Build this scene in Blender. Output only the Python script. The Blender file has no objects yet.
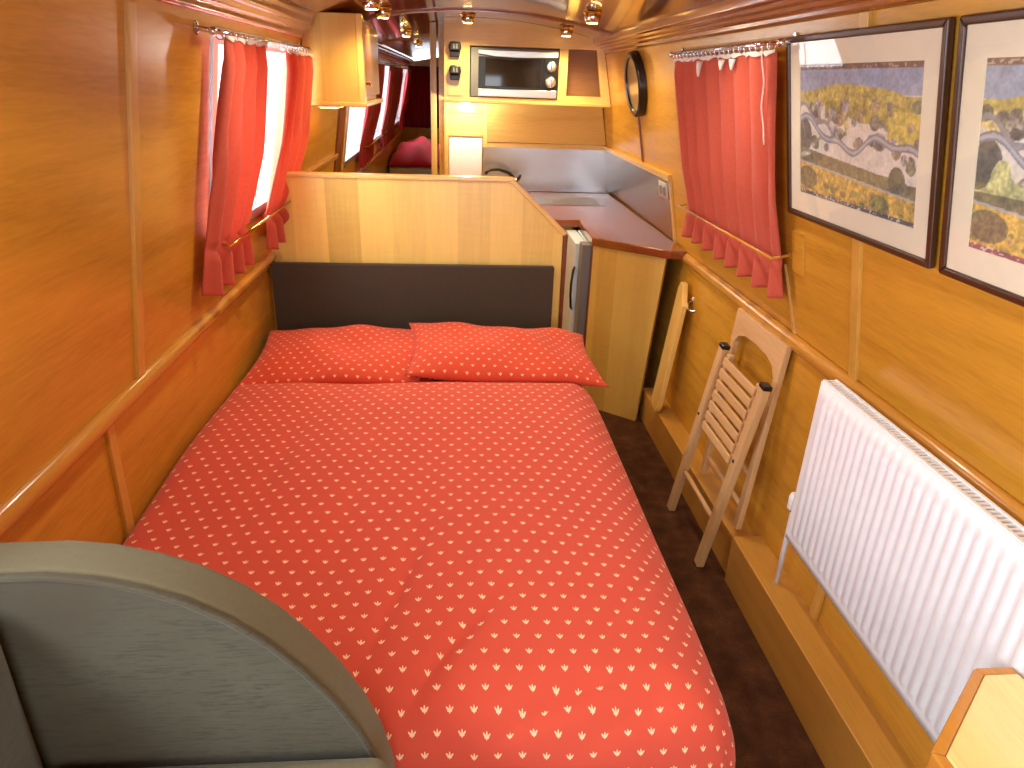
import bpy, bmesh, math, random
import numpy as np
from mathutils import Vector, Matrix
random.seed(7)
rng = np.random.default_rng(7)
S = bpy.context.scene
COL = S.collection
PI = math.pi

# ------------------------------------------------------------------ nodes
class NB:
    """small helper for node maths"""
    def __init__(s, name):
        s.m = bpy.data.materials.new(name); s.m.use_nodes = True
        s.t = s.m.node_tree; s.n = s.t.nodes; s.l = s.t.links
        s.b = s.n['Principled BSDF']
    def put(s, sock, v):
        if isinstance(v, bpy.types.NodeSocket): s.l.new(v, sock)
        else:
            if hasattr(sock.default_value, '__len__') and not hasattr(v, '__len__'): v = (v,)*len(sock.default_value)
            if hasattr(sock.default_value, '__len__') and len(sock.default_value) == 4 and len(v) == 3: v = (*v, 1)
            sock.default_value = v
    def math(s, op, a, b=0., c=0.):
        n = s.n.new('ShaderNodeMath'); n.operation = op
        for i, v in enumerate((a, b, c)): s.put(n.inputs[i], v)
        return n.outputs[0]
    def coord(s, which='Object'):
        return s.n.new('ShaderNodeTexCoord').outputs[which]
    def mapping(s, vec, scale=(1, 1, 1), loc=(0, 0, 0)):
        n = s.n.new('ShaderNodeMapping'); s.l.new(vec, n.inputs[0])
        n.inputs['Scale'].default_value = scale; n.inputs['Location'].default_value = loc
        return n.outputs[0]
    def noise(s, vec, scale=5, detail=4, rough=.5, dist=0.):
        n = s.n.new('ShaderNodeTexNoise'); s.l.new(vec, n.inputs['Vector'])
        n.inputs['Scale'].default_value = scale; n.inputs['Detail'].default_value = detail
        n.inputs['Roughness'].default_value = rough; n.inputs['Distortion'].default_value = dist
        return n.outputs[0]
    def ramp(s, fac, stops):
        n = s.n.new('ShaderNodeValToRGB'); s.put(n.inputs[0], fac)
        e = n.color_ramp.elements
        while len(e) < len(stops): e.new(.5)
        for i, (p, c) in enumerate(stops): e[i].position = p; e[i].color = (*c, 1)
        return n.outputs[0]
    def mix(s, fac, a, b, mode='MIX'):
        n = s.n.new('ShaderNodeMix'); n.data_type = 'RGBA'; n.blend_type = mode
        s.put(n.inputs[0], fac); s.put(n.inputs[6], a); s.put(n.inputs[7], b)
        return n.outputs[2]
    def bump(s, h, strength=.2, dist=.01):
        n = s.n.new('ShaderNodeBump'); s.put(n.inputs['Height'], h)
        n.inputs['Strength'].default_value = strength; n.inputs['Distance'].default_value = dist
        s.l.new(n.outputs[0], s.b.inputs['Normal'])
    def sep(s, vec):
        n = s.n.new('ShaderNodeSeparateXYZ'); s.l.new(vec, n.inputs[0]); return n.outputs
    def fin(s, col=None, rough=.5, **kw):
        if col is not None: s.put(s.b.inputs['Base Color'], col)
        s.put(s.b.inputs['Roughness'], rough)
        for k, v in kw.items(): s.put(s.b.inputs[k.replace('_', ' ')], v)
        return s.m

def lin(r, g, b):
    f = lambda c: (c/255/12.92) if c/255 <= .04045 else ((c/255+.055)/1.055)**2.4
    return (f(r), f(g), f(b))

def wood(name, rgb, axis='y', rough=.28, var=.25, coat=.0, wavy=.6, fine=1.0):
    b = NB(name); c = lin(*rgb)
    sc = {'x': (1.2, 14, 14), 'y': (14, 1.2, 14), 'z': (14, 14, 1.2)}[axis]
    v = b.coord('Object')
    big = b.noise(b.mapping(v, tuple(k*.35 for k in sc)), 1.6, 3, .5, wavy)
    fin = b.noise(b.mapping(v, tuple(k*3*fine for k in sc)), 3.0, 4, .6, .3)
    f = b.math('ADD', b.math('MULTIPLY', big, .6), b.math('MULTIPLY', fin, .4))
    d = tuple(x*(1-var) for x in c); l = tuple(min(1, x*(1+var*.8)) for x in c)
    d = (d[0], d[1]*.92, d[2]*.8)
    col = b.ramp(f, [(.3, d), (.5, c), (.7, l)])
    b.bump(fin, .05, .002)
    return b.fin(col, rough, Coat_Weight=coat, Coat_Roughness=.12)

def veneer(name, rgb, width, x0, rough=.3, var=.14, axis='x'):
    """book-matched strips of maple across one axis"""
    b = NB(name); c = lin(*rgb); v = b.coord('Object'); xyz = b.sep(v)
    k = b.math('FLOOR', b.math('DIVIDE', b.math('SUBTRACT', xyz['XYZ'.index(axis.upper())], x0), width))
    w = b.n.new('ShaderNodeTexWhiteNoise'); w.noise_dimensions = '1D'; b.l.new(k, w.inputs['W'])
    g = b.noise(b.mapping(v, (26, 26, 2.0)), 2.2, 4, .55, .5)
    fl = b.noise(b.mapping(v, (4, 4, 22)), 2.0, 2, .5, .4)
    alt = b.math('MODULO', b.math('ABSOLUTE', k), 2.)
    f = b.math('ADD', b.math('ADD', b.math('MULTIPLY', alt, .22), b.math('MULTIPLY', w.outputs[0], .25)), b.math('ADD', b.math('MULTIPLY', g, .35), b.math('MULTIPLY', fl, .18)))
    d = tuple(x*(1-var) for x in c); l = tuple(min(1, x*(1+var)) for x in c)
    d = (d[0], d[1]*.93, d[2]*.82)
    return b.fin(b.ramp(f, [(.2, d), (.5, c), (.85, l)]), rough)

def plain(name, rgb, rough=.5, **kw):
    b = NB(name)
    n = b.noise(b.coord('Object'), 30, 3)
    c = lin(*rgb)
    return b.fin(b.mix(n, tuple(x*.94 for x in c), tuple(min(1, x*1.06) for x in c)), rough, **kw)

def metal(name, rgb, rough=.15, brush=False):
    b = NB(name); c = lin(*rgb); v = b.coord('Object')
    n = b.noise(b.mapping(v, (3, 3, 160) if not brush else (160, 160, 2)), 2, 3)
    b.bump(n, .05 if brush else .01, .002)
    return b.fin(b.mix(n, tuple(x*.93 for x in c), c), rough, Metallic=1.)

def cloth(name, rgb, rough=.9, trans=0., streak=None, var=.1):
    b = NB(name); c = lin(*rgb); v = b.coord('Object')
    n = b.noise(v, 90, 3)
    col = b.mix(n, tuple(x*(1-var) for x in c), tuple(min(1, x*(1+var)) for x in c))
    if streak:
        s1 = b.noise(b.mapping(v, (30, 30, 300)), 1.0, 3, .6)
        s2 = b.noise(b.mapping(v, (2, 2, 2)), 1.6, 2)
        col = b.mix(b.ramp(s1, [(.50, (0, 0, 0)), (.66, (1, 1, 1))]), col, tuple(x*.6 for x in c))
        col = b.mix(b.ramp(s2, [(.35, (0, 0, 0)), (.7, (1, 1, 1))]), col, lin(*streak))
    b.bump(n, .25, .002)
    b.fin(col, rough, Sheen_Weight=.15, Specular_IOR_Level=.2)
    if trans:
        t = b.n.new('ShaderNodeBsdfTranslucent'); b.put(t.inputs[0], col)
        mx = b.n.new('ShaderNodeMixShader'); mx.inputs[0].default_value = trans
        b.l.new(b.b.outputs[0], mx.inputs[1]); b.l.new(t.outputs[0], mx.inputs[2])
        b.l.new(mx.outputs[0], b.n['Material Output'].inputs[0])
    return b.m

def tulip_cloth(name, red, cream, pu=.046, pv=.0372):
    b = NB(name); uv = b.sep(b.coord('UV'))
    v = b.math('DIVIDE', uv[1], pv); row = b.math('FLOOR', v)
    u = b.math('ADD', b.math('DIVIDE', uv[0], pu), b.math('MULTIPLY', b.math('FLOORED_MODULO', row, 2.), .5))
    fu = b.math('SUBTRACT', b.math('FRACT', u), .5); fv = b.math('SUBTRACT', b.math('FRACT', v), .5)
    au = b.math('ABSOLUTE', fu)
    def ell(x0, y0, rx, ry, rot=0.):
        dx = b.math('SUBTRACT', au, x0); dy = b.math('SUBTRACT', fv, y0); c, s = math.cos(rot), math.sin(rot)
        ex = b.math('ADD', b.math('MULTIPLY', dx, c/rx), b.math('MULTIPLY', dy, s/rx))
        ey = b.math('ADD', b.math('MULTIPLY', dx, -s/ry), b.math('MULTIPLY', dy, c/ry))
        return b.math('ADD', b.math('MULTIPLY', ex, ex), b.math('MULTIPLY', ey, ey))
    d = b.math('MINIMUM', ell(0, .05, .034, .15), ell(.085, .02, .040, .12, -.5))
    d = b.math('MINIMUM', d, ell(0, -.062, .098, .058))
    d = b.math('MINIMUM', d, ell(0, -.125, .025, .05))
    m = b.math('LESS_THAN', d, 1.)
    n = b.noise(b.coord('UV'), 900, 2); n2 = b.noise(b.coord('UV'), 6, 3)
    c = lin(*red)
    base = b.mix(n2, tuple(x*.93 for x in c), tuple(min(1, x*1.05) for x in c))
    b.bump(n, .12, .002)
    return b.fin(b.mix(m, base, lin(*cream)), .85, Sheen_Weight=.12, Specular_IOR_Level=.2)

def glass(name, tint=(1, 1, 1), refl=.08):
    b = NB(name); b.n.remove(b.b)
    t = b.n.new('ShaderNodeBsdfTransparent'); t.inputs[0].default_value = (*tint, 1)
    g = b.n.new('ShaderNodeBsdfGlossy'); g.inputs['Roughness'].default_value = .02
    f = b.n.new('ShaderNodeLayerWeight'); f.inputs[0].default_value = .5
    k = b.math('ADD', b.math('MULTIPLY', b.math('POWER', f.outputs['Facing'], 5.), .9), refl*.45)
    mx = b.n.new('ShaderNodeMixShader'); b.l.new(k, mx.inputs[0])
    b.l.new(t.outputs[0], mx.inputs[1]); b.l.new(g.outputs[0], mx.inputs[2])
    b.l.new(mx.outputs[0], b.n['Material Output'].inputs[0])
    return b.m

def glow(name, rgb, power):
    b = NB(name)
    return b.fin((1, 1, 1), .5, Emission_Color=(*lin(*rgb), 1), Emission_Strength=power)

def carpet_mat():
    b = NB('carpet'); v = b.coord('Object')
    n = b.noise(v, 14, 4, .6); f = b.noise(v, 220, 3)
    b.bump(f, .6, .004)
    return b.fin(b.ramp(b.math('ADD', b.math('MULTIPLY', n, .6), b.math('MULTIPLY', f, .4)), [(.3, lin(54, 30, 18)), (.55, lin(84, 52, 32)), (.75, lin(116, 76, 50))]), .95, Specular_IOR_Level=.1)

def ceiling_mat():
    b = NB('mahogany_boards'); v = b.coord('Object'); xyz = b.sep(v)
    g = b.noise(b.mapping(v, (12, 1.0, 12)), 2.2, 4, .55, .8)
    def groove(sock, off, pitch, w):
        fr = b.math('FRACT', b.math('DIVIDE', b.math('ADD', sock, off), pitch))
        return b.math('LESS_THAN', fr, w/pitch)
    j = groove(xyz[0], 10.02, .39, .006)
    col = b.ramp(g, [(.3, lin(112, 60, 28)), (.5, lin(140, 78, 38)), (.72, lin(164, 98, 52))])
    return b.fin(b.mix(j, col, lin(66, 30, 14)), .16, Coat_Weight=.6, Coat_Roughness=.06)

M = {}
M['oak_wall'] = wood('oak_wall_veneer', (203, 146, 46), 'y', .27, .24, .18, 1.6)
M['oak_upright'] = wood('oak_upright', (210, 158, 68), 'z', .3, .2, .3)
M['oak_rail'] = wood('oak_rail', (198, 138, 52), 'y', .22, .2, .5)
M['mahogany_rail'] = wood('mahogany_rail', (164, 98, 48), 'y', .16, .25, .6)
M['ceiling'] = ceiling_mat()
M['maple_strip'] = veneer('maple_strip_veneer', (232, 194, 102), .148, -1.02, .3, .2)
M['maple_front'] = veneer('maple_front_veneer', (212, 170, 84), .082, .02)
M['maple_cross'] = wood('maple_cross', (228, 186, 108), 'x', .25, .14, .3)
M['maple_up'] = wood('maple_upright', (226, 184, 108), 'z', .25, .14, .3)
M['maple_long'] = wood('maple_long', (222, 176, 96), 'y', .25, .15, .3)
M['yellow_board'] = wood('pale_yellow_board', (234, 188, 104), 'z', .25, .12, .3)
M['box_top'] = wood('pipe_box_wood', (198, 144, 64), 'y', .3, .15, .2)
M['worktop'] = wood('hardwood_worktop', (134, 66, 26), 'x', .14, .3, .6)
M['redwood'] = wood('dark_red_edge', (118, 56, 24), 'z', .3, .2)
M['beech'] = wood('pale_beech', (206, 164, 112), 'z', .5, .16)
M['beech_cross'] = wood('pale_beech_cross', (210, 168, 116), 'y', .5, .16)
M['table'] = wood('table_wood', (246, 222, 148), 'y', .2, .1, .5)
M['table_edge'] = wood('table_lipping', (206, 140, 54), 'y', .25, .15, .3)
M['picture_frame'] = wood('dark_frame_wood', (74, 44, 26), 'y', .3, .3)
M['dark_inside'] = wood('shelf_back_wood', (168, 122, 84), 'x', .4, .2)
M['carpet'] = carpet_mat()
M['duvet'] = tulip_cloth('red_tulip_cotton', (208, 80, 60), (248, 200, 160))
M['pillow'] = tulip_cloth('red_tulip_pillowcase', (210, 76, 50), (248, 182, 132))
M['curtain'] = cloth('terracotta_curtain', (214, 100, 76), .9, .25)
M['curtain_far'] = cloth('crimson_curtain', (150, 26, 30), .9, .12)
M['crimson'] = cloth('crimson_bedding', (196, 30, 56), .85)
M['tape'] = cloth('white_heading_tape', (240, 228, 214), .9)
M['headboard'] = cloth('charcoal_cloth', (70, 58, 46), .8)
M['chenille'] = cloth('grey_green_chenille', (86, 83, 68), .95, 0., (74, 66, 52))
M['chenille_edge'] = cloth('grey_green_border', (104, 96, 72), .95)
M['ticking'] = cloth('mattress_ticking', (210, 200, 180), .9)
M['white'] = plain('white_enamel', (244, 246, 252), .28)
M['fridge'] = plain('fridge_white', (206, 220, 240), .35)
M['grey_plastic'] = plain('grey_plastic', (120, 118, 120), .4)
M['panel_white'] = plain('white_panel_enamel', (250, 248, 242), .3)
M['mat'] = plain('cream_mount_card', (240, 232, 206), .9)
M['black'] = plain('black_plastic', (22, 20, 22), .3)
M['black_glass'] = plain('oven_glass', (34, 28, 28), .05)
M['dark_rim'] = plain('dark_rim', (30, 20, 24), .25)
M['steel'] = metal('brushed_steel', (196, 197, 200), .26, True)
M['silver'] = metal('silver_fascia', (225, 222, 214), .35)
M['chrome'] = metal('chrome', (225, 222, 220), .1)
M['brass'] = metal('brass', (226, 178, 96), .15)
M['alu'] = metal('window_aluminium', (214, 216, 222), .3)
M['glass'] = glass('clear_glass')
M['mirror_face'] = plain('tinted_dial', (176, 150, 104), .12)
M['bulb'] = glow('lamp_bulb', (255, 206, 110), 30)
M['bulb_off'] = plain('frosted_bulb', (250, 236, 200), .3)
M['outside'] = plain('boat_hull', (60, 64, 70), .6)

# ------------------------------------------------------------------ mesh builder
class MB:
    def __init__(s): s.v = []; s.f = []; s.mi = []; s.uv = {}; s.m = None; s.cur = 0
    def mat(s, i): s.cur = i; return s
    def at(s, m): s.m = m; return s
    def add(s, vs, fs, uv=None):
        o = len(s.v)
        for i, p in enumerate(vs):
            p = Vector(p)
            s.v.append(tuple(s.m @ p) if s.m is not None else tuple(p))
            if uv is not None: s.uv[o+i] = uv[i]
        for f in fs: s.f.append(tuple(o+i for i in f)); s.mi.append(s.cur)
        return s
    def box(s, x0, x1, y0, y1, z0, z1):
        return s.add([(x0,y0,z0),(x1,y0,z0),(x1,y1,z0),(x0,y1,z0),(x0,y0,z1),(x1,y0,z1),(x1,y1,z1),(x0,y1,z1)],
            [(0,3,2,1),(4,5,6,7),(0,1,5,4),(1,2,6,5),(2,3,7,6),(3,0,4,7)])
    def hexa(s, p):
        return s.add(p, [(0,3,2,1),(4,5,6,7),(0,1,5,4),(1,2,6,5),(2,3,7,6),(3,0,4,7)])
    def prism(s, poly, a, b, plane='xz'):
        """extrude a 2-D polygon between a and b along the remaining axis"""
        mk = {'xz': lambda p, t: (p[0], t, p[1]), 'xy': lambda p, t: (p[0], p[1], t), 'yz': lambda p, t: (t, p[0], p[1])}[plane]
        n = len(poly)
        vs = [mk(p, a) for p in poly]+[mk(p, b) for p in poly]
        fs = [tuple(range(n)), tuple(range(2*n-1, n-1, -1))]+[(i, i+n, (i+1) % n+n, (i+1) % n) for i in range(n)]
        return s.add(vs, fs)
    def bar(s, p0, p1, w, h, up=(0, 0, 1)):
        p0, p1 = Vector(p0), Vector(p1); d = (p1-p0).normalized(); u = Vector(up)
        r = d.cross(u).normalized()*w/2; u = r.cross(d).normalized()*h/2
        return s.hexa([p0-r-u, p0+r-u, p1+r-u, p1-r-u, p0-r+u, p0+r+u, p1+r+u, p1-r+u])
    def tube(s, pts, r, n=10, cap=True):
        pts = [Vector(p) for p in pts]; rs = r if hasattr(r, '__len__') else [r]*len(pts)
        vs = []; fs = []; ref = None
        for i, p in enumerate(pts):
            t = (pts[min(i+1, len(pts)-1)]-pts[max(i-1, 0)]).normalized()
            if ref is None: ref = t.orthogonal().normalized()
            ref = (ref-t*ref.dot(t)).normalized(); q = t.cross(ref)
            for k in range(n):
                a = 2*PI*k/n; vs.append(p+(ref*math.cos(a)+q*math.sin(a))*rs[i])
        for i in range(len(pts)-1):
            for k in range(n): fs.append((i*n+k, i*n+(k+1) % n, (i+1)*n+(k+1) % n, (i+1)*n+k))
        if cap: fs.append(tuple(range(n-1, -1, -1))); fs.append(tuple((len(pts)-1)*n+k for k in range(n)))
        return s.add(vs, fs)
    def lathe(s, prof, n=24, c=(0, 0, 0), axis='z'):
        """prof: list of (radius, height)"""
        mk = {'z': lambda x, y, h: (c[0]+x, c[1]+y, c[2]+h), 'x': lambda x, y, h: (c[0]+h, c[1]+x, c[2]+y), 'y': lambda x, y, h: (c[0]+y, c[1]+h, c[2]+x)}[axis]
        vs = []; fs = []
        for r, h in prof:
            for k in range(n): vs.append(mk(r*math.cos(2*PI*k/n), r*math.sin(2*PI*k/n), h))
        for i in range(len(prof)-1):
            for k in range(n): fs.append((i*n+k, i*n+(k+1) % n, (i+1)*n+(k+1) % n, (i+1)*n+k))
        fs.append(tuple(range(n-1, -1, -1))); fs.append(tuple((len(prof)-1)*n+k for k in range(n)))
        return s.add(vs, fs)
    def torus(s, c, R, r, axis='z', n=24, k=8):
        mk = {'z': lambda x, y, h: (x, y, h), 'x': lambda x, y, h: (h, x, y), 'y': lambda x, y, h: (y, h, x)}[axis]
        vs = []; fs = []
        for i in range(n):
            for j in range(k):
                a = 2*PI*i/n; t = 2*PI*j/k; q = R+r*math.cos(t)
                p = mk(q*math.cos(a), q*math.sin(a), r*math.sin(t)); vs.append((c[0]+p[0], c[1]+p[1], c[2]+p[2]))
        for i in range(n):
            for j in range(k): fs.append((i*k+j, ((i+1) % n)*k+j, ((i+1) % n)*k+(j+1) % k, i*k+(j+1) % k))
        return s.add(vs, fs)
    def grid(s, P, nu, nv, uv=None):
        vs = [P(i/(nu-1), j/(nv-1)) for i in range(nu) for j in range(nv)]
        U = [uv(i/(nu-1), j/(nv-1)) for i in range(nu) for j in range(nv)] if uv else None
        return s.add(vs, [(i*nv+j, (i+1)*nv+j, (i+1)*nv+j+1, i*nv+j+1) for i in range(nu-1) for j in range(nv-1)], U)
    def build(s, name, mats, parent=None, smooth=False, bevel=0, seg=2, solid=0, off=0, subsurf=0, angle=35):
        me = bpy.data.meshes.new(name); mats = mats if isinstance(mats, (list, tuple)) else [mats]
        o = bpy.data.objects.new(name, me); COL.objects.link(o)
        A = np.array(s.v)
        if parent is not None: base = WP[parent.name]
        else: base = Vector(((A[:,0].min()+A[:,0].max())/2, (A[:,1].min()+A[:,1].max())/2, A[:,2].min()))
        A = A-np.array(base)
        me.from_pydata([tuple(a) for a in A], [], s.f); me.validate()
        for m in mats: me.materials.append(M[m] if isinstance(m, str) else m)
        if len(mats) > 1:
            for p, i in zip(me.polygons, s.mi): p.material_index = i
        if s.uv:
            L = me.uv_layers.new(name='UVMap')
            for lp in me.loops: L.data[lp.index].uv = s.uv.get(lp.vertex_index, (0, 0))
        bm = bmesh.new(); bm.from_mesh(me)
        if not s.uv: bmesh.ops.recalc_face_normals(bm, faces=bm.faces)
        bm.to_mesh(me); bm.free()
        o.location = base if parent is None else (0, 0, 0)
        if parent is not None: o.parent = parent
        WP[o.name] = base
        if solid:
            k = o.modifiers.new('Solidify', 'SOLIDIFY'); k.thickness = solid; k.offset = off
        if bevel:
            k = o.modifiers.new('Bevel', 'BEVEL'); k.width = bevel; k.segments = seg; k.limit_method = 'ANGLE'; k.angle_limit = math.radians(angle)
            k.harden_normals = False
        if subsurf:
            k = o.modifiers.new('Subdivision', 'SUBSURF'); k.levels = subsurf; k.render_levels = subsurf
        if smooth or bevel:
            for p in me.polygons: p.use_smooth = True
            if not smooth or smooth == 'auto':
                k = o.modifiers.new('Weighted', 'WEIGHTED_NORMAL'); k.keep_sharp = True
        return o
WP = {}
def thing(name, loc, label, cat, group=None):
    o = bpy.data.objects.new(name, None); COL.objects.link(o); o.empty_display_size = .05
    o.location = loc; WP[o.name] = Vector(loc)
    return tag(o, label, cat, group)
def tag(o, label, cat, group=None, kind=None):
    o['label'] = label; o['category'] = cat
    if group: o['group'] = group
    if kind: o['kind'] = kind
    return o
def struct(o, label=None):
    o['kind'] = 'structure'
    if label: o['label'] = label
    return o
def dup(root, delta, label, group=None):
    r = root.copy(); COL.objects.link(r); r.location = root.location+Vector(delta); r['label'] = label
    if group: r['group'] = group
    for ch in [o for o in bpy.data.objects if o.parent == root]:
        c = ch.copy(); COL.objects.link(c); c.parent = r
        for g in [o for o in bpy.data.objects if o.parent == ch]:
            d = g.copy(); COL.objects.link(d); d.parent = c
    return r

# ------------------------------------------------------------------ boat section
def XR(z): return 1.15-.21*(z-.93)
def XL(z): return -.84+.152*(z-.93)
def ZC(x): return 2.045-.165*(x-.13)**2
aR = math.atan(.21); aL = math.atan(.152)
def WR(y, z, n=0.):
    """frame on the right wall: u towards the bow (-Y), v up the wall, n into the cabin"""
    v = Vector((-math.sin(aR), 0, math.cos(aR))); nn = Vector((-math.cos(aR), 0, -math.sin(aR)))
    p = Vector((XR(z), y, z))+nn*n
    return Matrix(((0, v.x, nn.x, p.x), (-1, 0, 0, p.y), (0, v.z, nn.z, p.z), (0, 0, 0, 1)))
def WL(y, z, n=0.):
    v = Vector((math.sin(aL), 0, math.cos(aL))); nn = Vector((math.cos(aL), 0, -math.sin(aL)))
    p = Vector((XL(z), y, z))+nn*n
    return Matrix(((0, v.x, nn.x, p.x), (1, 0, 0, p.y), (0, v.z, nn.z, p.z), (0, 0, 0, 1)))

Y0, Y1 = -1.2, 12.0
ZG = .93
# floor
struct(MB().box(-.98, 1.28, Y0, Y1, -.05, 0).build('floor', 'carpet'), 'dark brown carpet down the boat')
# walls: upper boards with openings, lower boards
def wall(side, name, holes, label):
    X = XR if side > 0 else XL; b = MB(); t = .05*side
    ys = sorted({Y0, Y1, *[h[0] for h in holes], *[h[1] for h in holes]})
    zs = sorted({ZG, 1.99, *[h[2] for h in holes], *[h[3] for h in holes]})
    for i in range(len(ys)-1):
        for j in range(len(zs)-1):
            ya, yb, za, zb = ys[i], ys[i+1], zs[j], zs[j+1]
            if any(h[0] <= ya and yb <= h[1] and h[2] <= za and zb <= h[3] for h in holes): continue
            b.hexa([(X(za), ya, za), (X(za)+t, ya, za), (X(za)+t, yb, za), (X(za), yb, za), (X(zb), ya, zb), (X(zb)+t, ya, zb), (X(zb)+t, yb, zb), (X(zb), yb, zb)])
    xa, xb = (1.115, 1.14) if side > 0 else (-.87, -.85)
    b.hexa([(xa, Y0, 0), (xa+t, Y0, 0), (xa+t, Y1, 0), (xa, Y1, 0), (xb, Y0, ZG), (xb+t, Y0, ZG), (xb+t, Y1, ZG), (xb, Y1, ZG)])
    return struct(b.build(name, 'oak_wall'), label)
HL = [(-.55, .75, 1.17, 1.80), (2.335, 3.54, 1.17, 1.80), (5.35, 8.3, 1.08, 1.82), (9.3, 11.4, 1.08, 1.82)]
HR = [(7.0, 8.0, 1.15, 1.80)]
wall(-1, 'wall_left', HL, 'golden oak veneer side wall on the left')
wall(1, 'wall_right', HR, 'golden oak veneer side wall on the right')
# ceiling
b = MB(); n = 24
xs = [-.80+1.84*i/n for i in range(n+1)]
b.prism([(x, ZC(x)) for x in xs]+[(x, ZC(x)+.05) for x in reversed(xs)], Y0, Y1, 'xz')
struct(b.build('ceiling', 'ceiling', smooth='auto'), 'curved glossy mahogany boarded ceiling')
# end walls
b = MB(); poly = [(-.92, 0), (1.2, 0), (1.2, .93), (1.0, 1.9), (.13, 2.06), (-.75, 1.9), (-.9, .93)]
b.prism(poly, Y1, Y1+.05, 'xz')
struct(b.build('wall_stern', 'oak_wall'), 'far end bulkhead')
# bow bulkhead with a glazed double-door opening
b = MB()
ox0, ox1, oz0, oz1 = -.30, .70, .30, 1.78
b.prism([(-.92, 0), (ox0, 0), (ox0, 2.08), (-.75, 2.08), (-.72, 1.9), (-.9, .93)], Y0-.05, Y0, 'xz')
b.prism([(ox1, 0), (1.2, 0), (1.2, .93), (1.0, 1.9), (1.0, 2.08), (ox1, 2.08)], Y0-.05, Y0, 'xz')
b.box(ox0, ox1, Y0-.05, Y0, 0, oz0); b.box(ox0, ox1, Y0-.05, Y0, oz1, 2.08)
struct(b.build('wall_bow', 'oak_wall'), 'front bulkhead with the bow doors')
d = MB().box(ox0, ox0+.05, Y0-.04, Y0-.005, oz0, oz1).box(ox1-.05, ox1, Y0-.04, Y0-.005, oz0, oz1).box(ox0+.05, ox1-.05, Y0-.04, Y0-.005, oz0, oz0+.06).box(ox0+.05, ox1-.05, Y0-.04, Y0-.005, oz1-.05, oz1).box(.175, .225, Y0-.04, Y0-.005, oz0+.06, oz1-.05).build('door_1', 'oak_upright')
struct(d, 'glazed bow doors')
MB().box(ox0+.05, ox1-.05, Y0-.025, Y0-.02, oz0+.06, oz1-.05).build('pane', 'glass', d)

# windows on the left side (frame + pane + catch)
def window(k, h, catch=False):
    y0, y1, z0, z1 = h; m = WL(y0, z0, 0); W = y1-y0; Hh = (z1-z0)/math.cos(aL)
    b = MB().at(m); w = .03
    b.box(-.015, w, -.015, Hh+.015, -.05, .006).box(W-w, W+.015, -.015, Hh+.015, -.05, .006).box(w, W-w, -.015, w, -.05, .006).box(w, W-w, Hh-w, Hh+.015, -.05, .006)
    if W > 1.2: b.box(W/2-.012, W/2+.012, w, Hh-w, -.035, -.01)
    f = struct(b.build('window_%d' % k, 'alu'), 'aluminium framed side window')
    MB().at(m).box(w-.005, W-w+.005, w-.005, Hh-w+.005, -.03, -.025).build('pane', 'glass', f)
    if catch:
        u = .52
        MB().at(m).box(u, u+.05, .22, .27, -.022, .0).box(u+.02, u+.03, .08, .42, -.022, -.016).build('catch', 'grey_plastic', f, bevel=.003)
for k, h in enumerate(HL): window(k+1, h, k == 1)
b = MB().at(WR(8.0, 1.15)); b.box(0, .03, 0, .66, -.05, .006).box(.97, 1., 0, .66, -.05, .006).box(.03, .97, 0, .03, -.05, .006).box(.03, .97, .63, .66, -.05, .006)
f = struct(b.build('window_5', 'alu'), 'aluminium framed window by the far cabin')
MB().at(WR(8.0, 1.15)).box(.025, .975, .025, .635, -.03, -.025).build('pane', 'glass', f)

# gunwale rails
def half_round(x, z, r, side, squash=.75):
    return [(x+side*.02, z-r)]+[(x-side*r*squash*math.cos(a), z+r*math.sin(a)) for a in [(-90+20*i)*PI/180 for i in range(10)]]+[(x+side*.02, z+r)]
ntrim = [0]
def trim(b, m, label, bevel=.002, smooth=False):
    ntrim[0] += 1
    return struct(b.build('trim_%d' % ntrim[0], m, bevel=bevel, smooth=smooth), label)
trim(MB().prism(half_round(1.135, .925, .025, 1), Y0, 3.40, 'xz'), 'oak_rail', 'rounded oak gunwale rail on the right', 0, 'auto')
trim(MB().prism(half_round(-.835, .925, .025, -1), Y0, Y1, 'xz'), 'oak_rail', 'rounded oak gunwale rail on the left', 0, 'auto')
# cornices
pr = [(1.0, 1.872), (.948, 1.872), (.936, 1.88), (.936, 1.892), (.918, 1.898), (.912, 1.908), (.892, 1.911), (.886, 1.92), (.868, 1.926), (.862, 1.965), (1.0, 1.965)]
trim(MB().prism(pr, Y0, 4.8, 'xz'), 'mahogany_rail', 'stepped mahogany cornice on the right', .004)
pl = [(-.75, 1.842), (-.690, 1.842), (-.680, 1.85), (-.680, 1.868), (-.668, 1.874), (-.660, 1.89), (-.648, 1.893), (-.642, 1.903), (-.642, 1.922), (-.632, 1.93), (-.628, 1.97), (-.75, 1.97)]
trim(MB().prism(pl, Y0, 3.57, 'xz'), 'mahogany_rail', 'stepped mahogany cornice on the left', .004)
trim(MB().prism(pl, 4.40, Y1, 'xz'), 'mahogany_rail', 'far run of the left cornice', .004)
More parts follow.
